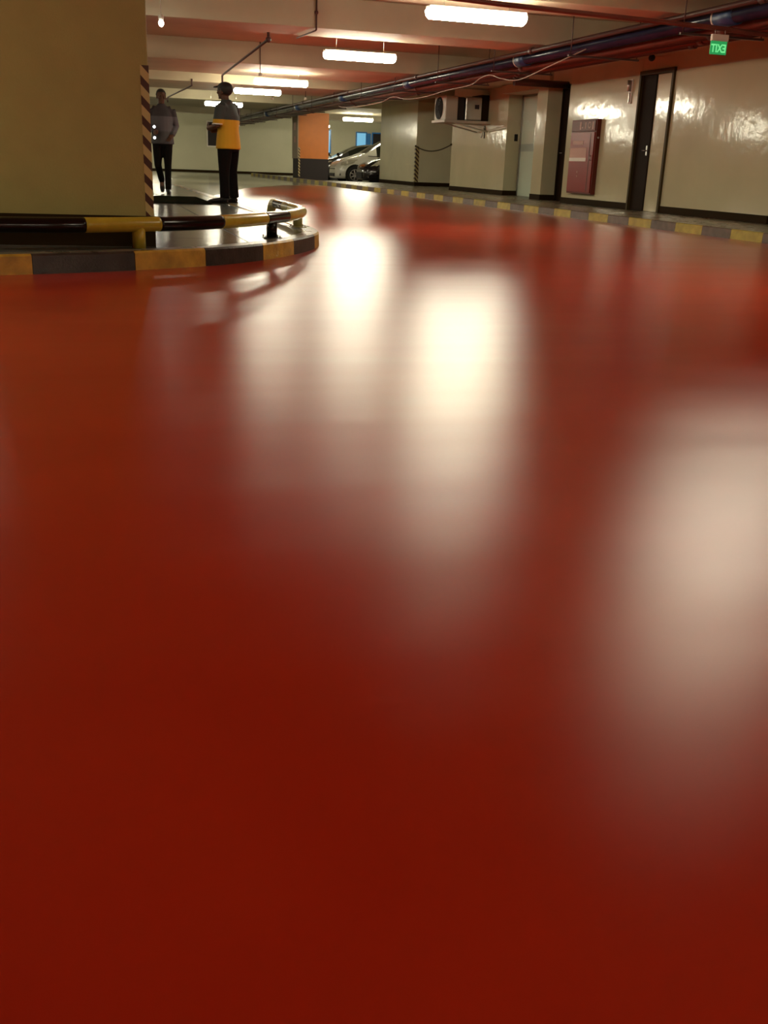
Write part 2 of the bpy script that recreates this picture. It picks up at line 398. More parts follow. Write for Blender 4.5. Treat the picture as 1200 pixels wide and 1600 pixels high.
# --- doors
d = MB().box((9.36, 15.70, .12), (9.46, 15.755, 2.33)).box((9.36, 16.75, .12), (9.46, 16.80, 2.33)).box((9.36, 15.70, 2.33), (9.46, 16.80, 2.40))
door1 = struct('door_1', d, 'frame', 'brown door frame with a dark leaf and a pale side panel')
MB().box((9.41, 16.30, .125), (9.45, 16.748, 2.328), bev=.004).build('door_leaf', 'dark', door1)
MB().box((9.43, 15.757, .125), (9.47, 16.298, 2.328), bev=.004).build('side_panel', 'tile', door1, label='pale side panel')
h = MB().tube([(9.41, 16.37, 1.12), (9.36, 16.37, 1.12), (9.36, 16.45, 1.12)], .009, 8).box((9.402, 16.35, 1.04), (9.41, 16.39, 1.2)); h.build('door_handle', 'steel', door1)
d = MB().box((9.93, 19.56, .12), (9.99, 19.62, 2.42)).box((9.93, 20.97, .12), (9.99, 21.02, 2.42)).box((9.93, 19.56, 2.36), (9.99, 21.02, 2.42))
door2 = struct('door_2', d, 'dark', 'dark brown door in the narrow niche beside the pilaster')
MB().box((9.95, 19.622, .125), (9.985, 20.968, 2.358), bev=.004).build('door_leaf', 'dark', door2)
MB().tube([(9.95, 20.85, 1.1), (9.90, 20.85, 1.1), (9.90, 20.75, 1.1)], .009, 8).build('door_handle', 'steel', door2)
d = MB().box((10.30, 21.55, .12), (10.36, 21.60, 2.42)).box((10.30, 23.94, .12), (10.36, 24.0, 2.42)).box((10.30, 21.55, 2.38), (10.36, 24.0, 2.42))
door3 = struct('door_3', d, 'steel', 'pale green frosted glass door in the niche')
MB().box((10.32, 21.605, .125), (10.335, 23.935, 2.378)).build('glass_leaf', 'glassdoor', door3, label='pale frosted glass')
MB().box((10.316, 21.61, 1.15), (10.32, 23.93, 1.32)).build('frosted_band', 'glassband', door3)

# --- left column
colm = MB().box((-.75, 7.46, .1235), (.475, 8.5, SL), bev=.008)
column = colm.build('column', 'column', kind='structure', label='broad olive cream column in the left foreground')
MB().box((-.758, 7.45, .1235), (.483, 8.51, .33)).build('base_band', 'base', column, label='black painted foot')
MB().box((.422, 7.4565, .33), (.4775, 7.4645, 1.30)).box((.4715, 7.457, .33), (.4778, 7.51, 1.30)).build('hazard_tape', 'tape', column, label='black and cream striped edge tape')
# --- orange pillar
pil = MB().box((9.07, 45, .86), (10.4, 46.2, SL)).build('pillar', 'orange', kind='structure', label='orange pillar with dark grey foot beside the parked cars')
MB().box((9.068, 44.998, 0), (10.402, 46.202, .86)).build('base_band', 'dgrey', pil, label='dark grey foot')
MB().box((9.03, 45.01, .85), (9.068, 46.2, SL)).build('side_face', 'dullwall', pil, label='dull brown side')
MB().box((9.066, 44.985, .1), (9.14, 44.998, 1.3)).build('hazard_tape', M['tape'], pil)
MB().box((9.02, 45.4, 1.5), (9.03, 45.7, 1.75)).box((9.02, 45.4, 2.0), (9.03, 45.8, 2.3)).build('notice', 'pink', pil)

# --- far windows (backlit blue)
def window(name, x0, x1, z0, z1, pane, label):
    y = 56.2
    f = struct(name, MB().box((x0 - .06, y - .05, z0 - .06), (x1 + .06, y, z0)).box((x0 - .06, y - .05, z1), (x1 + .06, y, z1 + .06)).box((x0 - .06, y - .05, z0), (x0, y, z1)).box((x1, y - .05, z0), (x1 + .06, y, z1)), 'bluedk', label)
    MB().box((x0, y - .02, z0), (x1, y - .005, z1)).build('pane', pane, f)
window('window_1', 12.3, 13.05, 1.25, 2.35, 'blueglow', 'backlit blue window just right of the orange pillar')
window('window_2', 14.55, 15.05, 1.6, 2.30, 'blueglow', 'backlit blue window above the white car')
window('window_3', 15.45, 16.2, 1.6, 2.30, 'dgrey', 'dark window beside the blue one above the cars')
MB().box((15.12, 56.13, 1.6), (15.32, 56.2, 2.3)).build('window_4', 'bluedk', kind='structure', label='dark blue window strip above the white car')
bd = MB().box((6.50, 56.16, 1.34), (7.1, 56.195, 2.5)).build('notice_board', 'dgrey', label='dark framed board on the far wall behind the standing person', cat='board')
MB().box((6.44, 56.15, 1.28), (6.50, 56.195, 2.56)).box((7.1, 56.15, 1.28), (7.16, 56.195, 2.56)).box((6.5, 56.15, 2.5), (7.1, 56.195, 2.56)).box((6.5, 56.15, 1.28), (7.1, 56.195, 1.34)).build('frame', 'white', bd)

# ================================================================== LAMPS
def make_lamp():
    root = empty('ceiling_lamp')
    MB().box((-.60, -.075, .055), (.60, .075, .10), bev=.008).build('housing', 'lampbody', root)
    # rounded glowing diffuser
    rows = 9; vs = []; fs = []
    sec = [(math.cos(a) * .115, -math.sin(a) * .10) for a in [math.pi * i / 10 for i in range(11)]]
    xs = [-.61, -.60, -.57, .57, .60, .61]; sc = [.3, .75, 1, 1, .75, .3]
    for x, s_ in zip(xs, sc):
        for (yy, zz) in sec: vs.append((x, yy * s_, .055 + zz * s_))
    n = len(sec)
    for i in range(len(xs) - 1):
        for j in range(n - 1): fs.append((i * n + j, i * n + j + 1, (i + 1) * n + j + 1, (i + 1) * n + j))
        fs.append((i * n + n - 1, i * n, (i + 1) * n, (i + 1) * n + n - 1))
    fs.append(tuple(range(n))); fs.append(tuple(reversed(range((len(xs) - 1) * n, len(xs) * n))))
    MB().add(vs, fs, 0, True).build('diffuser', 'glow', root, label='glowing warm white diffuser')
    for x in (-.4, .4): MB().tube([(x, 0, .10), (x, 0, SL - 2.36)], .005, 6).build('hanging_rod', 'steel', root)
    return root
lamps = [(4.50, 12.0, 'long glowing ceiling lamp nearest the camera, hanging before the first beam'),
         (4.51, 17.35, 'second glowing ceiling lamp hanging between two orange-brown beams'),
         (4.45, 24.1, 'third glowing ceiling lamp, above and right of the standing person'),
         (4.50, 27.7, 'fourth glowing ceiling lamp, level with the standing person\'s head'),
         (4.57, 34.9, 'small far ceiling lamp left of the standing person\'s neck'),
         (10.75, 41.4, 'small ceiling lamp above the parked cars')]
unseen_fill = [(6.0, -.4), (4.5, -5), (-3.6, 5), (-3.6, 12), (-3.6, 18), (-3.6, 25), (-3.6, 32), (-3.6, 41), (-1, 49), (13, 38.6), (15, 44), (15, 50), (3.5, 51), (-5.5, 12), (11.2, 51)]  # unseen lamps added to brighten the floor, the cars and the far end
M['glow2'] = mat('lamp_diffuser_dim', (.9, .9, .85), .4, emit=LAMPCOL, estr=LAMP * .5)
base = None
for x, y, lab in lamps + [(a, b, 'added ceiling lamp out of view, brightening the car park') for a, b in unseen_fill]:
    if base is None: base = make_lamp(); o = base
    else: o = copy_tree(base)
    o.location = (x, y, 2.36); props(o, lab, 'lamp', 'ceiling lamps of the car park')
# lamp of the row just above the frame, dimmed to soften its floor highlight
o = copy_tree(base); o.location = (4.68, 6.3, 2.36); props(o, 'dimmed ceiling lamp, first of the row, above the frame', 'lamp', 'ceiling lamps of the car park')
for ch in [x for x in COL.objects if x.parent == o and x.name.startswith('diffuser')]:
    ch.data = ch.data.copy(); ch.data.materials[0] = M['glow2']
# small spot bulb by the column
sp = empty('spot_lamp', (1.18, 15.4, 2.45), label='small bright spot bulb near the top of the left column', cat='lamp')
MB().ell((0, 0, 0), (.035, .035, .045)).build('bulb', 'spot', sp)
MB().tube([(0, 0, .035), (0, 0, .10)], [.03, .04], 12).tube([(0, 0, .1), (0, 0, SL - 2.45)], .006, 6).build('socket', 'lampbody', sp)

# ================================================================== PIPES (right of the drive, running along it)
Q = .937
mp = empty('water_pipe', (7.74 * Q, 0, CAMH + 1.87 * Q), label='thick dark blue water pipe under the ceiling with blue couplings', cat='pipe')
MB().tube([(0, -2, 0), (0, 56, 0)], .094, 20).build('pipe_run', 'pblue', mp)
for y in [q * Q for q in (5.4, 11.85, 18.1, 24.9, 31.6, 38.4, 45)]:
    c = MB().tube([(0, y - .16, 0), (0, y - .15, 0), (0, y + .19, 0), (0, y + .2, 0)], [.094, .113, .113, .094], 20).build('coupling', 'cblue', mp)
    MB().tube([(0, y + .2, 0), (0, y + .225, 0)], .114, 20).build('band', 'white', c, label='white ring')
rp = [(7.50, 2.405, .055, 'pred', 'oxide red pipe directly beside the thick blue pipe'), (7.66, 2.395, .045, 'pdark', 'dark brown pipe between two oxide red pipes'),
      (7.82, 2.40, .05, 'pred', 'oxide red pipe, second to right of the blue pipe'), (7.04, 2.53, .035, 'pdark', 'thin dark pipe above left of the thick blue pipe'),
      (7.97, 2.38, .03, 'pdark', 'thinnest dark pipe, nearest the wall side of the pipe rack')]
for x, z, r, m, lab in rp:
    p = empty('pipe', (x, 0, z), label=lab, cat='pipe')
    MB().tube([(0, -2, 0), (0, 56, 0)], r, 12).build('pipe_run', m, p)
    for y in range(4, 54, 6): MB().tube([(0, y + x % 1 * 3, 0), (0, y + x % 1 * 3 + .12, 0)], r + .014, 12).build('socket', m, p)
hg = None
for k in range(18):
    y = 2.6 + k * 3.0
    if hg is None:
        hg = empty('pipe_hanger', (0, y, 0)); 
        MB().box((6.93, -.02, 2.315), (8.08, .02, 2.34)).build('crossbar', 'pdark', hg)
        for x in (6.97, 8.05): MB().tube([(x, 0, 2.33), (x, 0, SL)], .008, 6).build('rod', 'pdark', hg)
        o = hg
    else: o = copy_tree(hg); o.location.y = y
    props(o, 'dark steel hanger bar carrying the pipes under the ceiling', 'hanger', 'pipe hangers along the pipe run')
# cross pipe at right top
F = lambda x, z: (x * .95, 11.3 * .95, CAMH + (z - CAMH) * .95)
MB().tube([F(-2, 2.62), F(4.62, 2.425), F(7.13, 2.375), F(8.6, 2.32), F(12.5, 2.30)], .026, 12).build('cross_pipe', 'pred', label='dark red pipe crossing under the ceiling in front of the exit sign', cat='pipe')
MB().tube([(8.5, 20.3, 2.40), (9.72, 20.3, 2.40)], .07, 14).tube([(8.6, 20.3, 2.46), (8.6, 20.3, SL)], .008, 6).build('branch_pipe', 'pdark', label='short thick dark pipe stub above the dark door niche', cat='pipe')
# sprinkler pipes on the left side of the ceiling
def sprink(pts, label, rad=.022):
    o = empty('sprinkler_pipe', (0, 0, 0), label=label, cat='pipe')
    MB().tube(pts, rad, 8).build('pipe_run', 'pdark', o)
    return o
o = sprink([(2.92, 16.9, 2.60), (2.92, 16.9, 2.5), (3.18, 24.2, 2.5), (3.20, 24.6, 2.5), (3.2, 24.6, 2.32)], 'dark sprinkler pipe running from the second beam down to the person\'s head')
MB().tube([(3.2, 24.6, 2.32), (3.2, 24.6, 2.27)], [.03, .045], 8).build('sprinkler_head', 'pdark', o)
MB().ell((2.92, 16.9, 2.5), (.045, .045, .045)).build('elbow', 'pdark', o)
o = sprink([(2.92, 28.57, 2.66), (2.92, 28.57, 2.5), (2.79, 34.8, 2.5), (2.79, 34.8, 2.35)], 'dark sprinkler pipe further back, beside the walking person\'s head')
MB().tube([(2.79, 34.8, 2.45), (2.5, 34.8, 2.45)], .035, 8).build('valve', 'pdark', o)
o = sprink([(3.46, 15.90, SL), (3.46, 15.90, 2.57), (3.46, 15.93, 2.565), (3.40, 17.05, 2.565)], 'thin conduit dropping down the face of the nearest full beam', .013)
MB().ell((3.46, 15.90, 2.80), (.03, .03, .03)).build('junction_box', 'pdark', o)
# thin drop pendants near the lamps
for x, y in ((5.4, 30.6), (6.2, 29.8), (3.7, 22.4)):
    o = empty('sprinkler_drop', (x, y, 0), label='thin ceiling drop rod with a small head, behind the lamp row', cat='sprinkler', group='sprinkler drops')
    MB().tube([(0, 0, SL), (0, 0, 2.42)], .01, 6).build('rod', 'pdark', o); MB().tube([(0, 0, 2.43), (0, 0, 2.37)], [.03, .045], 8).build('head', 'white', o)
# white cable sagging below the pipes
cp = [(32.5, 2.40), (31.9, 2.33), (29.8, 2.28), (27.7, 2.30), (26.6, 2.38), (25.4, 2.27), (23.8, 2.25), (22.4, 2.31), (21, 2.34), (20.4, 2.44), (19.9, 2.46), (19.3, 2.36), (18.4, 2.28), (17.2, 2.40), (16.6, 2.47)]
MB().tube(spline([((7.80 + .02 * math.sin(a)) * .90, a * .90, CAMH + (b - CAMH) * .90) for a, b in cp] + [(7.16, 14.5, 2.42)], 5), .009, 6).build('hanging_cable', 'cable', label='thin pale cable sagging in loops below the ceiling pipes', cat='cable')

# ================================================================== EXIT SIGN (seen from behind: letters reversed)
ex = empty('exit_sign', (6.895, 10.70, 2.02), label='small green EXIT sign with reversed letters hanging from a pipe', cat='sign')
ex.scale = (.8, .8, .8)
MB().box((-.125, -.02, .17), (.135, .03, .255), bev=.005).build('housing', 'white', ex)
MB().box((-.13, -.005, 0), (.13, .005, .17)).build('panel', 'exitbg', ex)
fc = bpy.data.curves.new('exit_text', 'FONT'); fc.body = 'EXIT'; fc.size = .145; fc.extrude = .001; fc.align_x = 'CENTER'; fc.offset = .003
tmp = bpy.data.objects.new('tmp', fc); COL.objects.link(tmp)
dg = bpy.context.evaluated_depsgraph_get(); me = bpy.data.meshes.new_from_object(tmp.evaluated_get(dg)); bpy.data.objects.remove(tmp)
for v in me.vertices: v.co = Vector((-v.co.x * .80, -.0065 - v.co.z, v.co.y + .03))
me.flip_normals(); me.materials.clear(); me.materials.append(M['exitfg'])
o = bpy.data.objects.new('lettering', me); COL.objects.link(o); o.parent = ex; o['label'] = 'reversed EXIT letters'
for x in (-.07, .09): MB().tube([(x, .01, .25), (x, .03, .34)], .006, 6).build('hanging_rod', 'steel', ex)
MB().tube([(8.3, 14.6, 2.42), (8.3, 14.6, SL)], .008, 8).ell((8.3, 14.6, 2.38), (.05, .05, .05)).build('smoke_detector', 'black', label='small dark round detector under the pipes left of the exit sign', cat='detector')

# ================================================================== HYDRANT CABINET
cb = empty('hydrant_cabinet', (9.4, 18.10, .33), label='tall red fire hydrant cabinet on the cream wall', cat='cabinet')
W, H, D = 1.05, 1.35, .09
MB().box((-D, 0, 0), (-.001, W, H), bev=.006).build('body', 'redd', cb)
dr = MB().box((-D - .018, .04, .03), (-D, W - .03, 1.12), bev=.005).build('door', 'red', cb)
MB().box((-D - .015, .04, 1.14), (-D, W - .03, H - .02), bev=.004).build('header_panel', 'redd', cb)
MB().box((-D - .021, .30, .66), (-D - .018, 1.0, .84)).build('notice', 'pink', dr)
MB().box((-D - .024, .30, .595), (-D - .018, 1.0, .66)).build('white_strip', 'white', dr)
MB().box((-D - .021, .46, .90), (-D - .018, .90, .97)).build('label_strip', 'pink', dr)
MB().box((-D - .02, .17, .05), (-D - .018, .19, 1.1)).build('seam', 'black', dr)
MB().tube([(-D - .018, .1, .62), (-D - .05, .1, .62), (-D - .05, .1, .70), (-D - .018, .1, .70)], .008, 8).build('door_handle', 'steel', dr)
# white marks on the header: tall stroke, dot, stroke, ring
def hm(name, m): m.build(name, 'pink', cb)
X = -D - .017
hm('white_mark', MB().box((X, .62, 1.17), (X + .004, .67, 1.31)))
hm('white_mark', MB().box((X, .54, 1.19), (X + .004, .59, 1.215)))
hm('white_mark', MB().box((X, .42, 1.18), (X + .004, .455, 1.30)))
ring = MB()
for k in range(10):
    a = k * math.pi / 5; ring.box((X, .28 + .05 * math.cos(a) - .012, 1.245 + .05 * math.sin(a) - .012), (X + .004, .28 + .05 * math.cos(a) + .012, 1.245 + .05 * math.sin(a) + .012))
hm('white_mark', ring)
hm('white_mark', MB().box((X, .11, 1.17), (X + .004, .16, 1.30)))
for z in (.28, .2): MB().ell((-D - .018, .62, z + .12), (.006, .02, .02)).build('rivet', 'pink', dr)
MB().ell((-D * .5, -.004, 1.02), (.02, .012, .02)).build('lock', 'steel', cb)

# small wall things
fx = empty('wall_fitting', (9.4, 17.12, 2.08), label='small chrome fitting high on the wall between the hydrant cabinet and the brown door', cat='fitting')
MB().box((-.02, -.06, -.18), (0, .06, .22), bev=.004).build('back_plate', 'white', fx)
MB().tube([(-.05, 0, .02), (-.05, 0, .2)], [.03, .035], 12).build('bell', 'steel', fx)
MB().box((-.04, -.012, -.16), (-.02, .012, 0)).build('arm', 'steel', fx)
MB().box((10.16, 23.975, 1.38), (10.24, 24.0, 1.54), bev=.004).build('card_reader', 'black', label='small dark card reader beside the frosted glass door', cat='reader')
wf = empty('wall_tap', (9.95, 25.45, 1.55), label='small pale curved tap on the wall under the air conditioner', cat='tap')
MB().tube([(0, 0, .17), (-.04, 0, .15), (-.06, .01, .0), (-.09, .02, -.09)], [.012, .016, .018, .022], 10).build('spout', 'white', wf)
MB().box((-.012, -.03, -.1), (0, .03, .2), bev=.004).build('back_plate', 'frame', wf)

# hazard edge and chain at the far niche
hz = empty('hazard_edge', (10.3, 32.2, .12), label='black and yellow striped edge strip on the far wall corner', cat='strip')
MB().box((-.012, -.012, .12), (.0, .12, 1.2)).box((-.012, -.012, .12), (.10, 0, 1.2)).build('strip', 'tape', hz)
ch = empty('barrier_chain', (0, 0, 0), label='thin sagging chain from the striped edge to the next wall corner', cat='chain')
A = Vector((10.27, 32.18, 1.32)); B = Vector((9.93, 27.88, 1.32))
N = 60; pts = [A.lerp(B, t / N) - Vector((0, 0, .16 * 4 * (t / N) * (1 - t / N))) for t in range(N + 1)]
lk = MB()
for i in range(N):
    a, b = pts[i], pts[i + 1]; c = (a + b) / 2; t = (b - a) * .62; sd = Vector((1, 0, 0)) if i % 2 else Vector((0, 0, 1))
    ringp = [c + t * math.cos(q * math.pi / 4) + sd * .018 * math.sin(q * math.pi / 4) for q in range(9)]
    lk.tube(ringp, .006, 5, caps=False)
lk.build('links', 'frame', ch, kind='stuff')
for p in (A, B): MB().ell(p, (.03, .03, .03)).build('hook', 'frame', ch)

# ================================================================== AIR CONDITIONER
ac = empty('air_conditioner', (9.0, 25.2, 1.80), label='outdoor air conditioner unit with round fan on the cream wall', cat='air conditioner')
MB().box((-.22, .0, .04), (.10, .86, .60), bev=.02).build('casing', 'ac', ac)
f = MB().tube([(-.245, .48, .32), (-.22, .48, .32)], .262, 28).build('fan_grille', 'black', ac)
g = MB()
for r in (.06, .12, .18, .235):
    g.tube([(-.25, .48 + r * math.cos(a * math.pi / 12), .32 + r * math.sin(a * math.pi / 12)) for a in range(25)], .005, 5, caps=False)
for a in range(8): g.tube([(-.25, .48, .32), (-.25, .48 + .24 * math.cos(a * math.pi / 4), .32 + .24 * math.sin(a * math.pi / 4))], .005, 5)
g.build('guard_wires', 'dgrey', f)
MB().box((.10, .02, .05), (.27, .8, .58)).build('coil_side', 'dgrey', ac, label='dark gap side')
duct = empty('duct_box', (9.3, 25.2, 1.80), label='shiny metal box on the shelf beside the air conditioner fan', cat='box')
MB().box((0, .0, .04), (.44, .7, .60), bev=.03).build('casing', 'acmetal', duct)
MB().box((.25, -.012, .32), (.36, 0, .42)).build('cover', 'dgrey', duct)
MB().box((.44, .05, 0.04), (.64, .75, .66)).build('side_channel', 'base', duct)
sh = empty('wall_shelf', (9.95, 25.15, 1.72), label='metal bracket shelf under the air conditioner', cat='shelf')
MB().box((-1.22, -.05, .06), (0, .95, .12), bev=.004).build('deck', 'ac', sh)
for y in (.05, .8): MB().tube([(-.9, y, .06), (-.02, y, -.12)], .018, 6).build('brace', 'ac', sh)

# rubber mat
MB().box((.2, 14.5, .1235), (1.72, 16.6, .15), bev=.006).build('floor_mat', 'rubber', label='black rubber mat on the platform between the column and the standing person', cat='mat')

# ================================================================== GUARD RAIL
gr = empty('guard_rail', (0, 0, 0), label='low black and yellow pipe guard rail curving around the platform', cat='rail')
RZ = .282
rc = [(-3.0, 6.55), (-1.5, 6.80), (-.5, 7.00), (-.08, 7.10), (.37, 7.31), (.82, 7.62), (1.2, 8.05), (1.507, 8.506), (1.80, 9.10), (1.98, 9.65), (2.02, 10.1), (2.03, 10.8), (2.04, 11.5)]
path = spline([(a, b, RZ) for a, b in rc], 10)
path += [Vector((2.045, 11.5 + .22 * math.sin(t), RZ - .22 * (1 - math.cos(t)))) for t in (.3, .6, .9, 1.1)]
last = path[-1]; path.append(Vector((last.x, last.y + .03, .125)))
fp, far = resample(path, .02)
def sp_of(x, y): return min(range(len(fp)), key=lambda i: (fp[i] - Vector((x, y, RZ))).length)
# colour changes, found on the photograph: (point on rail, colour that starts there)
marks = [(-9, 0, 'rblk'), (.0, 7.13, 'ryel'), (.50, 7.39, 'rblk'), (.98, 7.78, 'ryel'), (1.40, 8.33, 'rblk'), (1.67, 8.80, 'ryel'), (2.025, 10.4, 'rail_olive'), (2.03, 10.75, 'rblk'), (2.035, 11.3, 'rail_olive')]
idx = [0] + [sp_of(a, b) for a, b, c in marks[1:]] + [len(fp) - 1]
for q in range(len(marks)):
    a, b = idx[q], idx[q + 1]
    if b <= a: continue
    MB().tube([fp[i] for i in range(a, b + 1)], .05, 20).build('rail_section', marks[q][2], gr)
for (x, y, m) in ((-1.9, 6.735, 'ryel'), (.36, 7.305, 'ryel'), (1.49, 8.48, 'rblk'), (2.005, 9.95, 'rail_olive')):
    p = MB().tube([(x, y, .125), (x, y, RZ - .01)], .045, 20).build('post', m, gr)
    if x < 1: continue
    MB().box((x - .075, y - .075, .124), (x + .075, y + .075, .132), bev=.002).build('foot_plate', m, p)
    bl = MB()
    for sx, sy in ((-1, -1), (1, -1), (-1, 1), (1, 1)): bl.tube([(x + sx * .06, y + sy * .06, .13), (x + sx * .06, y + sy * .06, .148)], .008, 6)
    bl.build('anchor_bolts', 'steel', p)

# ================================================================== CARS
def make_car(name, loc, label, paint, prof, halfw, cabin, wheels, wr, side=True):
    """nose towards -X; prof rows (x, z_bottom, z_belt, z_top, width scale)"""
    root = empty(name, loc, label=label, cat='car')
    sec = []
    for (x, zb, zl, zt, ws, wt) in prof:
        w_ = halfw * ws
        sec.append([(x, 0, zb), (x, w_ * .8, zb), (x, w_ * .97, zb + .10), (x, w_, zb + (zl - zb) * .55), (x, w_ * .985, zl), (x, wt * halfw, zt - (zt - zl) * .12), (x, wt * halfw * .7, zt - .012), (x, 0, zt)])
    K = len(sec[0]); parts = {'body': MB(), 'windshield': MB(), 'side_window': MB(), 'rear_window': MB()}
    (w0, w1, r0, r1) = cabin
    for i in range(len(sec) - 1):
        for sgn in (1, -1):
            A_ = [(x, y * sgn, z) for x, y, z in sec[i]]; B_ = [(x, y * sgn, z) for x, y, z in sec[i + 1]]
            for j in range(K - 1):
                q = 'body'
                if w0 <= i < w1 and j >= 5: q = 'windshield'
                if r0 <= i < r1 and j >= 5: q = 'rear_window'
                if w0 < i < r1 and j == 4: q = 'side_window'
                parts[q].add([A_[j], A_[j + 1], B_[j + 1], B_[j]], [(0, 1, 2, 3)], 0, True)
    for S_ in (sec[0], sec[-1]):
        for sgn in (1, -1): parts['body'].add([(x, y * sgn, z) for x, y, z in S_], [tuple(range(K))])
    parts['body'].build('body', paint, root)
    for q in ('windshield', 'side_window', 'rear_window'):
        if parts[q].f: parts[q].build(q, 'glass', root)
    # pillars between the side windows, sill of the windows
    for (x, x2) in ((2.62, 2.70),):
        pass
    for wx in wheels:
        for sgn in (-1, 1):
            yy = sgn * halfw
            ar = MB().tube([(wx, yy * .80, wr + .02), (wx, yy * 1.003, wr + .02)], wr + .055, 28).build('wheel_arch', 'black', root)
            t = MB().tube([(wx, yy * .82, wr), (wx, yy * .83, wr), (wx, yy * 1.0, wr), (wx, yy * 1.012, wr)], [wr * .9, wr, wr, wr * .93], 28).build('tyre', 'tyre', root)
            rm = MB().tube([(wx, yy * 1.005, wr), (wx, yy * 1.016, wr)], [wr * .66, wr * .66], 24)
            rm.build('rim_back', 'dgrey', t)
            sp_ = MB()
            for k in range(7):
                a = k * 2 * math.pi / 7
                sp_.tube([(wx, yy * 1.02, wr), (wx + .64 * wr * math.cos(a), yy * 1.02, wr + .64 * wr * math.sin(a))], [.035, .02], 6)
            sp_.tube([(wx + .64 * wr * math.cos(a * math.pi / 12), yy * 1.02, wr + .64 * wr * math.sin(a * math.pi / 12)) for a in range(25)], .014, 6, caps=False)
            sp_.build('rim', 'rim', t)
    return root
# white compact van
pw = [(0.0, .20, .42, .56, .55, .50), (.05, .18, .50, .66, .78, .66), (.14, .17, .56, .76, .88, .74), (.32, .17, .66, .86, .95, .78), (.62, .17, .78, .95, .985, .80), (.95, .17, .90, 1.04, 1, .82),
      (1.15, .17, .97, 1.12, 1, .82), (1.55, .17, .99, 1.38, 1, .78), (2.0, .17, 1.0, 1.60, 1, .74), (2.5, .17, 1.01, 1.68, 1, .73), (3.3, .18, 1.03, 1.70, 1, .72), (3.95, .2, 1.05, 1.62, .98, .70), (4.15, .25, 1.05, 1.30, .95, .74), (4.22, .3, .9, 1.02, .9, .76)]
wc = make_car('van', (9.34, 39.75, 0), 'white compact van parked nose out beside the cream wall corner', 'carwhite', pw, .85, (6, 8, 11, 12), (.70, 3.4), .31)
def head(root, pts, m='lens', name='headlight', t=.02):
    """closed lamp or trim piece: outline points on the body, pushed outward"""
    n = len(pts); c = sum((Vector(p) for p in pts), Vector()) / n
    nn = (Vector(pts[1]) - Vector(pts[0])).cross(Vector(pts[2]) - Vector(pts[0])).normalized()
    if nn.dot(Vector((-.6, math.copysign(1, c.y) if abs(c.y) > .1 else 0, .2))) < 0: nn = -nn
    a = [Vector(p) - nn * .03 for p in pts]; b = [Vector(p) + nn * t for p in pts]
    mb = MB().add(a + b, [tuple(range(n)), tuple(n + i for i in range(n))] + [(i, (i + 1) % n, n + (i + 1) % n, n + i) for i in range(n)])
    return mb.build(name, m, root)
for sg in (-1, 1):
    h = head(wc, [(.13, .66 * sg, .62), (.30, .80 * sg, .66), (.62, .835 * sg, .76), (.80, .82 * sg, .86), (.50, .76 * sg, .84), (.22, .66 * sg, .74)])
    MB().ell((.38, sg * .83, .755), (.05, .02, .05)).build('bulb', 'white', h)
    head(wc, [(.06, .55 * sg, .28), (.16, .74 * sg, .28), (.16, .74 * sg, .38), (.06, .55 * sg, .38)], 'glass', 'fog_lamp', .02)
    mi = MB().ell((1.72, sg * .97, 1.14), (.09, .09, .10)).tube([(1.72, sg * .80, 1.04), (1.72, sg * .93, 1.08)], .025, 8); mi.build('side_mirror', 'carwhite', wc)
MB().add([(-.02, -.44, .50), (-.02, .44, .50), (.06, .5, .62), (.06, -.5, .62), (.10, -.44, .50), (.10, .44, .50), (.14, .5, .62), (.14, -.5, .62)],
         [(0, 1, 2, 3), (4, 5, 6, 7), (0, 1, 5, 4), (2, 3, 7, 6), (0, 3, 7, 4), (1, 2, 6, 5)]).build('grille', 'black', wc)
MB().box((-.03, -.42, .24), (.06, .42, .36), bev=.01).build('lower_grille', 'black', wc)
MB().tube([(.075, 0, .60), (.055, 0, .59)], .045, 16).build('emblem', 'rim', wc)
MB().box((1.2, -.86, 1.0), (3.9, -.835, 1.02)).build('window_trim', 'black', wc)
MB().tube([(2.2, -.56, 1.68), (3.5, -.56, 1.72)], .015, 6).build('roof_rail', 'rim', wc)
# dark hatchback in front
pk = [(0.0, .18, .40, .52, .55, .50), (.05, .16, .48, .63, .78, .66), (.14, .15, .56, .72, .88, .74), (.35, .15, .66, .84, .95, .78), (.7, .15, .78, .94, .985, .80), (1.05, .15, .88, 1.0, 1, .82),
      (1.2, .15, .9, 1.04, 1, .82), (1.6, .15, .92, 1.25, 1, .76), (2.05, .15, .93, 1.42, 1, .72), (2.5, .15, .94, 1.48, 1, .71), (3.2, .16, .95, 1.47, 1, .70), (3.8, .18, .96, 1.30, .98, .70), (4.0, .22, .95, 1.1, .95, .74), (4.1, .3, .85, .96, .9, .76)]
bc = make_car('hatchback', (9.88, 37.62, 0), 'dark purple-black hatchback nosing out right behind the cream wall corner', 'cardark', pk, .84, (6, 8, 11, 12), (.88, 3.4), .30)
for sg in (-1, 1):
    h = head(bc, [(.22, .70 * sg, .63), (.40, .80 * sg, .68), (.78, .82 * sg, .84), (.86, .80 * sg, .92), (.52, .72 * sg, .84)])
    MB().ell((.5, sg * .80, .76), (.05, .02, .05)).build('bulb', 'white', h)
    head(bc, [(.05, .50 * sg, .26), (.16, .72 * sg, .26), (.16, .72 * sg, .34), (.05, .50 * sg, .34)], 'lens', 'fog_lamp', .02)
    mi = MB().ell((1.6, sg * .95, 1.06), (.08, .08, .08)).tube([(1.6, sg * .80, .98), (1.6, sg * .92, 1.0)], .02, 8); mi.build('side_mirror', 'cardark', bc)
MB().box((-.03, -.40, .22), (.06, .40, .44), bev=.01).build('lower_grille', 'black', bc)
MB().tube([(.06, 0, .60), (.04, 0, .59)], .045, 16).build('emblem', 'rim', bc)
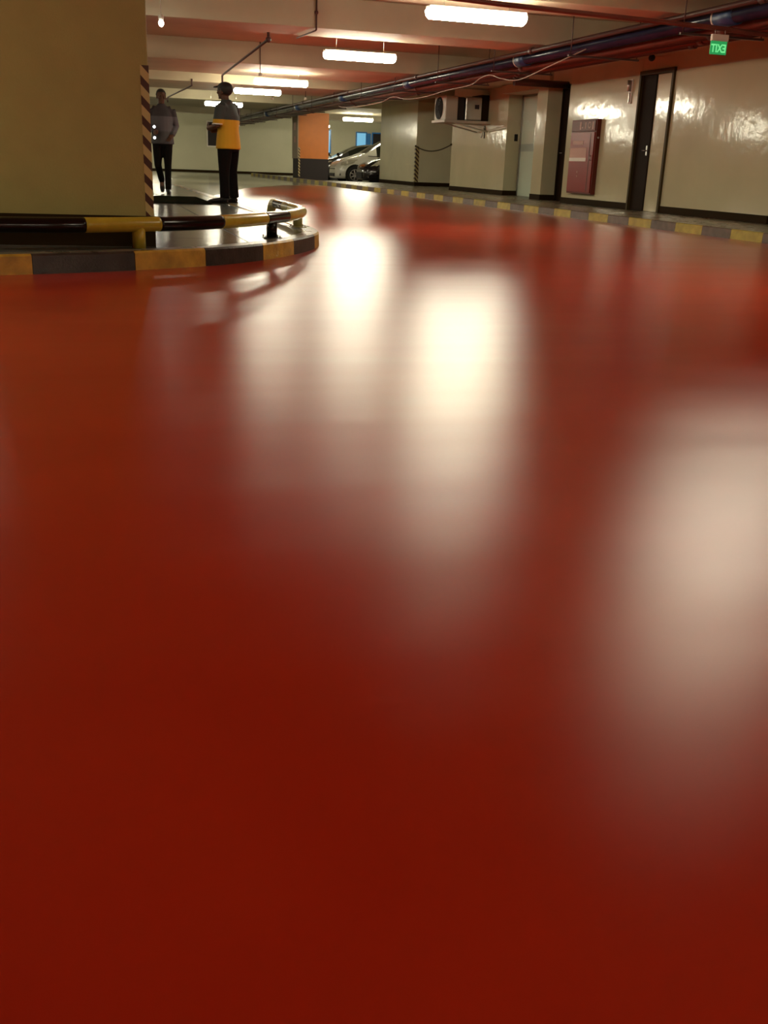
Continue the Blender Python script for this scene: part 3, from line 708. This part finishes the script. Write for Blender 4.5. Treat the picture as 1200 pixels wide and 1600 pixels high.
# third car
pc = [(q[0], q[1], q[2] * .95, q[3] * .93, q[4], q[5]) for q in pw]
tc_ = make_car('car', (10.25, 47.7, 0), 'charcoal car parked behind the white van, only its windscreen showing', 'cargrey', pc, .85, (6, 8, 11, 12), (.92, 3.5), .31)
for sg in (-1, 1): MB().ell((1.0, sg * .95, 1.10), (.07, .10, .06)).tube([(1.1, sg * .78, 1.0), (1.0, sg * .9, 1.06)], .02, 8).build('side_mirror', 'black', tc_)
for sg in (-1, 1): head(tc_, [(.14, .70 * sg, .60), (.32, .82 * sg, .64), (.74, .83 * sg, .80), (.45, .76 * sg, .78)])

# ================================================================== PEOPLE
def bake(name, mb, voxel, material, parent, smooth=4, **k):
    o = mb.build(name, material, None)
    r_ = o.modifiers.new('r', 'REMESH'); r_.mode = 'VOXEL'; r_.voxel_size = voxel
    s_ = o.modifiers.new('s', 'SMOOTH'); s_.iterations = smooth; s_.factor = .5
    dg = bpy.context.evaluated_depsgraph_get(); dg.update()
    me = bpy.data.meshes.new_from_object(o.evaluated_get(dg)); old = o.data
    o.modifiers.clear(); o.data = me; bpy.data.meshes.remove(old)
    for p in me.polygons: p.use_smooth = True
    me.materials.clear(); me.materials.append(M[material] if isinstance(material, str) else material)
    o.parent = parent; return props(o, **k)
V = Vector
def hand(mb, wrist, fwd, side, palm_n, curl=.5, s=1.0):
    """palm, four unequal curled fingers and a thumb; fwd finger direction, side towards the thumb, palm_n towards the palm side"""
    f, sd, n = V(fwd).normalized(), V(side).normalized(), V(palm_n).normalized()
    w_ = V(wrist)
    mb.tube([w_ - f * .01, w_ + f * .03 * s, w_ + f * .085 * s], [(.026 * s, .018 * s), (.038 * s, .016 * s), (.040 * s, .014 * s)], 10, ref=sd)
    for i, L in enumerate((.068, .076, .070, .055)):
        b = w_ + f * .08 * s + sd * (.030 - .0195 * i) * s; ang = 0; p = b; pts = [p]
        for q in (.45, .32, .23):
            ang += curl * (.9 if q < .4 else .6)
            p = p + (f * math.cos(ang) + n * math.sin(ang)) * L * q * s; pts.append(p)
        mb.tube(pts, [.0095 * s, .009 * s, .0085 * s, .0065 * s], 8)
    b = w_ + f * .025 * s + sd * .030 * s
    mb.tube([b, b + (f * .5 + sd * .8 + n * .2) * .035 * s, b + (f * .9 + sd * .9 + n * .5) * .05 * s], [.012 * s, .0105 * s, .008 * s], 8)

def person(loc, rz, label, P):
    root = empty('person', loc, rz, label=label, cat='person')
    m = MB(); k = P
    hip, chest, neck, hd = V(k['hip']), V(k['chest']), V(k['neck']), V(k['head'])
    m.tube([hip - V((0, 0, .07)), hip, hip.lerp(chest, .5), chest, V((neck.x, neck.y, neck.z - .06)), neck - V((0, 0, .02))],
           [(.13, .09), (.145, .10), (.125, .088), (.15, .10), (.12, .075), (.055, .055)], 16, ref=(1, 0, 0))
    m.tube([neck - V((0, 0, .05)), hd - V((0, 0, .06))], [.055, .05], 12)
    hr = Matrix.Rotation(k.get('head_turn', 0), 3, 'Z') @ Matrix.Rotation(k.get('head_nod', 0), 3, 'X')
    def H(x, y, z): return hd + hr @ V((x, y, z))
    m.ell(hd + hr @ V((0, .008, .02)), (.074, .092, .088), rot=hr, n=16, m=12)
    m.ell(H(0, -.022, -.045), (.056, .064, .060), rot=hr)              # jaw
    m.ell(H(0, -.068, -.090), (.022, .018, .016), rot=hr)              # chin
    m.tube([H(0, -.088, .012), H(0, -.106, -.022), H(0, -.100, -.030)], [.009, .014, .015], 8)  # nose
    m.ell(H(0, -.086, .022), (.046, .010, .009), rot=hr)               # brow
    m.ell(H(0, -.086, -.056), (.022, .008, .007), rot=hr)              # lips
    for sg in (-1, 1):
        m.ell(H(sg * .074, .012, -.008), (.009, .018, .030), rot=hr)   # ears
        m.ell(H(sg * .040, -.068, -.022), (.020, .018, .018), rot=hr)  # cheeks
    for sd in ('L', 'R'):
        sh, el, wr = V(k['sh' + sd]), V(k['el' + sd]), V(k['wr' + sd])
        m.tube([sh, sh.lerp(el, .5), el, el.lerp(wr, .35), wr], [.048, .044, .036, .036, .025], 12)
        hand(m, wr, *k['hand' + sd])
        hp, kn, an = V(k['hip' + sd]), V(k['kn' + sd]), V(k['an' + sd])
        m.tube([hp, hp.lerp(kn, .5), kn, kn.lerp(an, .35), an], [.080, .070, .052, .050, .036], 12)
        ft = V(k['ft' + sd])
        m.tube([an, an + V((0, 0, -.03)), ft], [.036, .038, .028], 10)
    bake('body', m, .007, 'skin', root, 3)
    for sg in (-1, 1):
        MB().ell(H(sg * .030, -.078, .002), (.013, .011, .010), rot=hr).build('eye', 'skin', root)
    # hair
    h_ = MB().ell(H(0, .016, .032), (.082, .098, .092), rot=hr, n=20, m=14)
    vs = [];
    hm_ = h_.build('hair', 'hair', root)
    bm = bmesh.new(); bm.from_mesh(hm_.data); inv = hr.inverted()
    for v in bm.verts:
        q = inv @ (v.co - hd)
        if q.y < -.02 and q.z < .055: v.co = hd + hr @ V((q.x * .8, max(q.y, -.03) * .5 + .01, max(q.z, .045) if q.y < -.05 else q.z))
        v.co += V((noise.noise(v.co * 60), noise.noise(v.co * 60 + V((3, 0, 0))), 0)) * .006
    bm.to_mesh(hm_.data); bm.free()
    # trousers
    t = MB()
    t.tube([hip + V((0, 0, .06)), hip - V((0, 0, .03)), hip - V((0, 0, .10))], [(.155, .112), (.172, .125), (.165, .12)], 16, ref=(1, 0, 0))
    for sd in ('L', 'R'):
        hp, kn, an = V(k['hip' + sd]), V(k['kn' + sd]), V(k['an' + sd])
        t.tube([hp + V((0, 0, .03)), hp.lerp(kn, .45), kn, kn.lerp(an, .5), an + (kn - an).normalized() * -.02], [(.092, .104), (.078, .090), (.061, .070), (.056, .064), (.055, .064)], 14, ref=(1, 0, 0))
    bake('trousers', t, .012, 'trouser', root, 5)
    for sd in ('L', 'R'):
        an, ft = V(k['an' + sd]), V(k['ft' + sd]); dr_ = (ft - an); 
        heel = V(k['heel' + sd]); toe = V(k['toe' + sd]); upv = V((0, 0, 1)) if 'upv' + sd not in k else V(k['upv' + sd])
        d_ = (toe - heel).normalized(); lat = d_.cross(upv).normalized()
        s = MB()
        s.tube([heel + upv * .035, heel.lerp(toe, .25) + upv * .045, heel.lerp(toe, .6) + upv * .034, toe - d_ * .04 + upv * .026, toe + upv * .02], [(.028, .030), (.038, .046), (.044, .034), (.038, .026), (.018, .016)], 14, ref=lat)
        s.tube([an + upv * .01, heel.lerp(toe, .22) + upv * .045], [.042, .044], 12)
        so = bake('shoe', s, .008, 'shoe', root, 3)
        MB().tube([heel + upv * .006, heel.lerp(toe, .3) + upv * .006, heel.lerp(toe, .65) + upv * .006, toe + upv * .008], [(.034, .009), (.036, .009), (.046, .009), (.02, .008)], 14, ref=lat).build('sole', 'rubber', so)
    # top garment
    g = MB()
    hem = k['hem']
    g.tube([V((hip.x, hip.y, hem)), V((hip.x, hip.y, (hem + hip.z + .1) / 2 + .02)), hip.lerp(chest, .5), chest, V((neck.x, neck.y, neck.z - .075)), neck - V((0, 0, .02))],
           [(.195, .145), (.185, .138), (.168, .122), (.182, .125), (.150, .095), (.072, .072)], 18, ref=(1, 0, 0))
    g.tube([neck - V((0, 0, .04)), neck + V((0, 0, .005))], [.072, .066], 14)
    for sd in ('L', 'R'):
        sh, el, wr = V(k['sh' + sd]), V(k['el' + sd]), V(k['wr' + sd])
        g.tube([chest.lerp(sh, .5) + V((0, 0, .03)), sh + V((0, 0, .0))], [.07, .066], 12)
        if k['sleeve'] == 'long': g.tube([sh, sh.lerp(el, .5), el, el.lerp(wr, .5), wr], [.066, .060, .052, .047, .040], 12)
        else: g.tube([sh, sh.lerp(el, .5), sh.lerp(el, .92)], [.068, .066, .064], 12)
    go = bake('jacket' if k['sleeve'] == 'long' else 'shirt', g, .011, k['top'], root, 5)
    return root, H, hr, go

# standing person, back three-quarter, facing away to the left. Local frame: faces -Y, person's left is +X
M['polo'] = zone_mat('two_tone_polo', [(.56, .30, .008), (.038, .046, .046)], [1.115])
P2 = dict(hip=(0, 0, .80), chest=(0, .0, 1.16), neck=(0, -.02, 1.375), head=(0, -.045, 1.485), head_turn=R(-8), head_nod=R(-4),
          shL=(.17, .0, 1.29), elL=(.215, -.03, 1.03), wrL=(.12, -.22, 1.00), handL=((-.8, -.5, .05), (0, -.1, 1), (0, 1, 0), .5),
          shR=(-.17, .0, 1.29), elR=(-.215, -.03, 1.03), wrR=(-.10, -.21, .98), handR=((.8, -.5, .0), (0, -.1, 1), (0, 1, 0), .5),
          hipL=(.085, 0, .76), knL=(.13, .01, .44), anL=(.16, .03, .09), ftL=(.165, -.09, .035), heelL=(.16, .07, .0), toeL=(.185, -.20, .0),
          hipR=(-.085, 0, .76), knR=(-.115, -.02, .44), anR=(-.13, .0, .09), ftR=(-.14, -.12, .035), heelR=(-.125, .04, .0), toeR=(-.16, -.23, .0),
          hem=.73, sleeve='short', top=M['polo'])
p2, H2, hr2, sh2 = person((2.03, 15.07, .1255), R(-128), 'person in a black and yellow polo shirt and dark cap standing with the back turned', P2)
p2.scale = (1.12, 1.12, 1.0)
cap = MB().ell(H2(0, .012, .045), (.086, .104, .082), rot=hr2, n=18, m=10)
cap.tube([H2(0, -.07, .06), H2(0, -.12, .052), H2(0, -.155, .042)], [(.065, .012), (.062, .008), (.035, .005)], 14, ref=hr2 @ V((1, 0, 0)))
cap.build('cap', 'hair', p2, label='dark peaked cap')
for sx in (-1, 1):
    el = V((sx * .213, -.028, 1.05)); MB().tube([el + V((0, 0, .012)), el + V((0, 0, -.006))], [.0655, .0655], 16).build('cuff_trim', 'white', sh2)
# walking person coming toward the camera
M['jacket'] = zone_mat('grey_jacket', [(.065, .06, .065), (.09, .082, .095), (.032, .026, .03)], [1.0, 1.235])
P1 = dict(hip=(0, 0, .86), chest=(0, .0, 1.22), neck=(0, -.015, 1.43), head=(0, -.035, 1.54), head_turn=R(5), head_nod=R(2),
          shL=(.165, .0, 1.345), elL=(.235, .05, 1.09), wrL=(.165, -.10, .94), handL=((-.45, -.6, -.5), (-.6, .5, .5), (-.5, .3, -.6), .7),
          shR=(-.165, .0, 1.345), elR=(-.215, .02, 1.09), wrR=(-.13, -.17, .97), handR=((.1, -.9, .05), (0, 0, 1), (1, 0, 0), 1.0),
          hipL=(.08, 0, .83), knL=(.075, -.05, .47), anL=(.065, -.06, .09), ftL=(.07, -.18, .035), heelL=(.065, -.02, .0), toeL=(.075, -.29, .0),
          hipR=(-.085, 0, .83), knR=(-.09, -.03, .46), anR=(-.035, .25, .22), ftR=(-.03, .17, .10), heelR=(-.033, .30, .175), toeR=(-.03, .10, .02), upvR=(0, .45, .89),
          hem=.80, sleeve='long', top=M['jacket'])
p1, H1, hr1, sh1 = person((1.36, 18.31, .1235), R(-4), 'person in a grey jacket and black trousers walking toward the camera by the column', P1)
tor = empty('torch', (1.225, 18.10, 1.10), label='small hand lamp with two bright lights held by the walking person', cat='torch')
MB().tube([(0, .03, -.10), (0, .03, .11)], .014, 12).build('grip', 'black', tor)
for z in (-.085, .085):
    MB().tube([(-.0, .03, z), (-.01, -.03, z)], [.018, .026], 14).build('lamp_head', 'black', tor)
    MB().ell((-.011, -.032, z), (.021, .008, .021)).build('bulb', 'torch', tor)

bpy.context.view_layer.update()
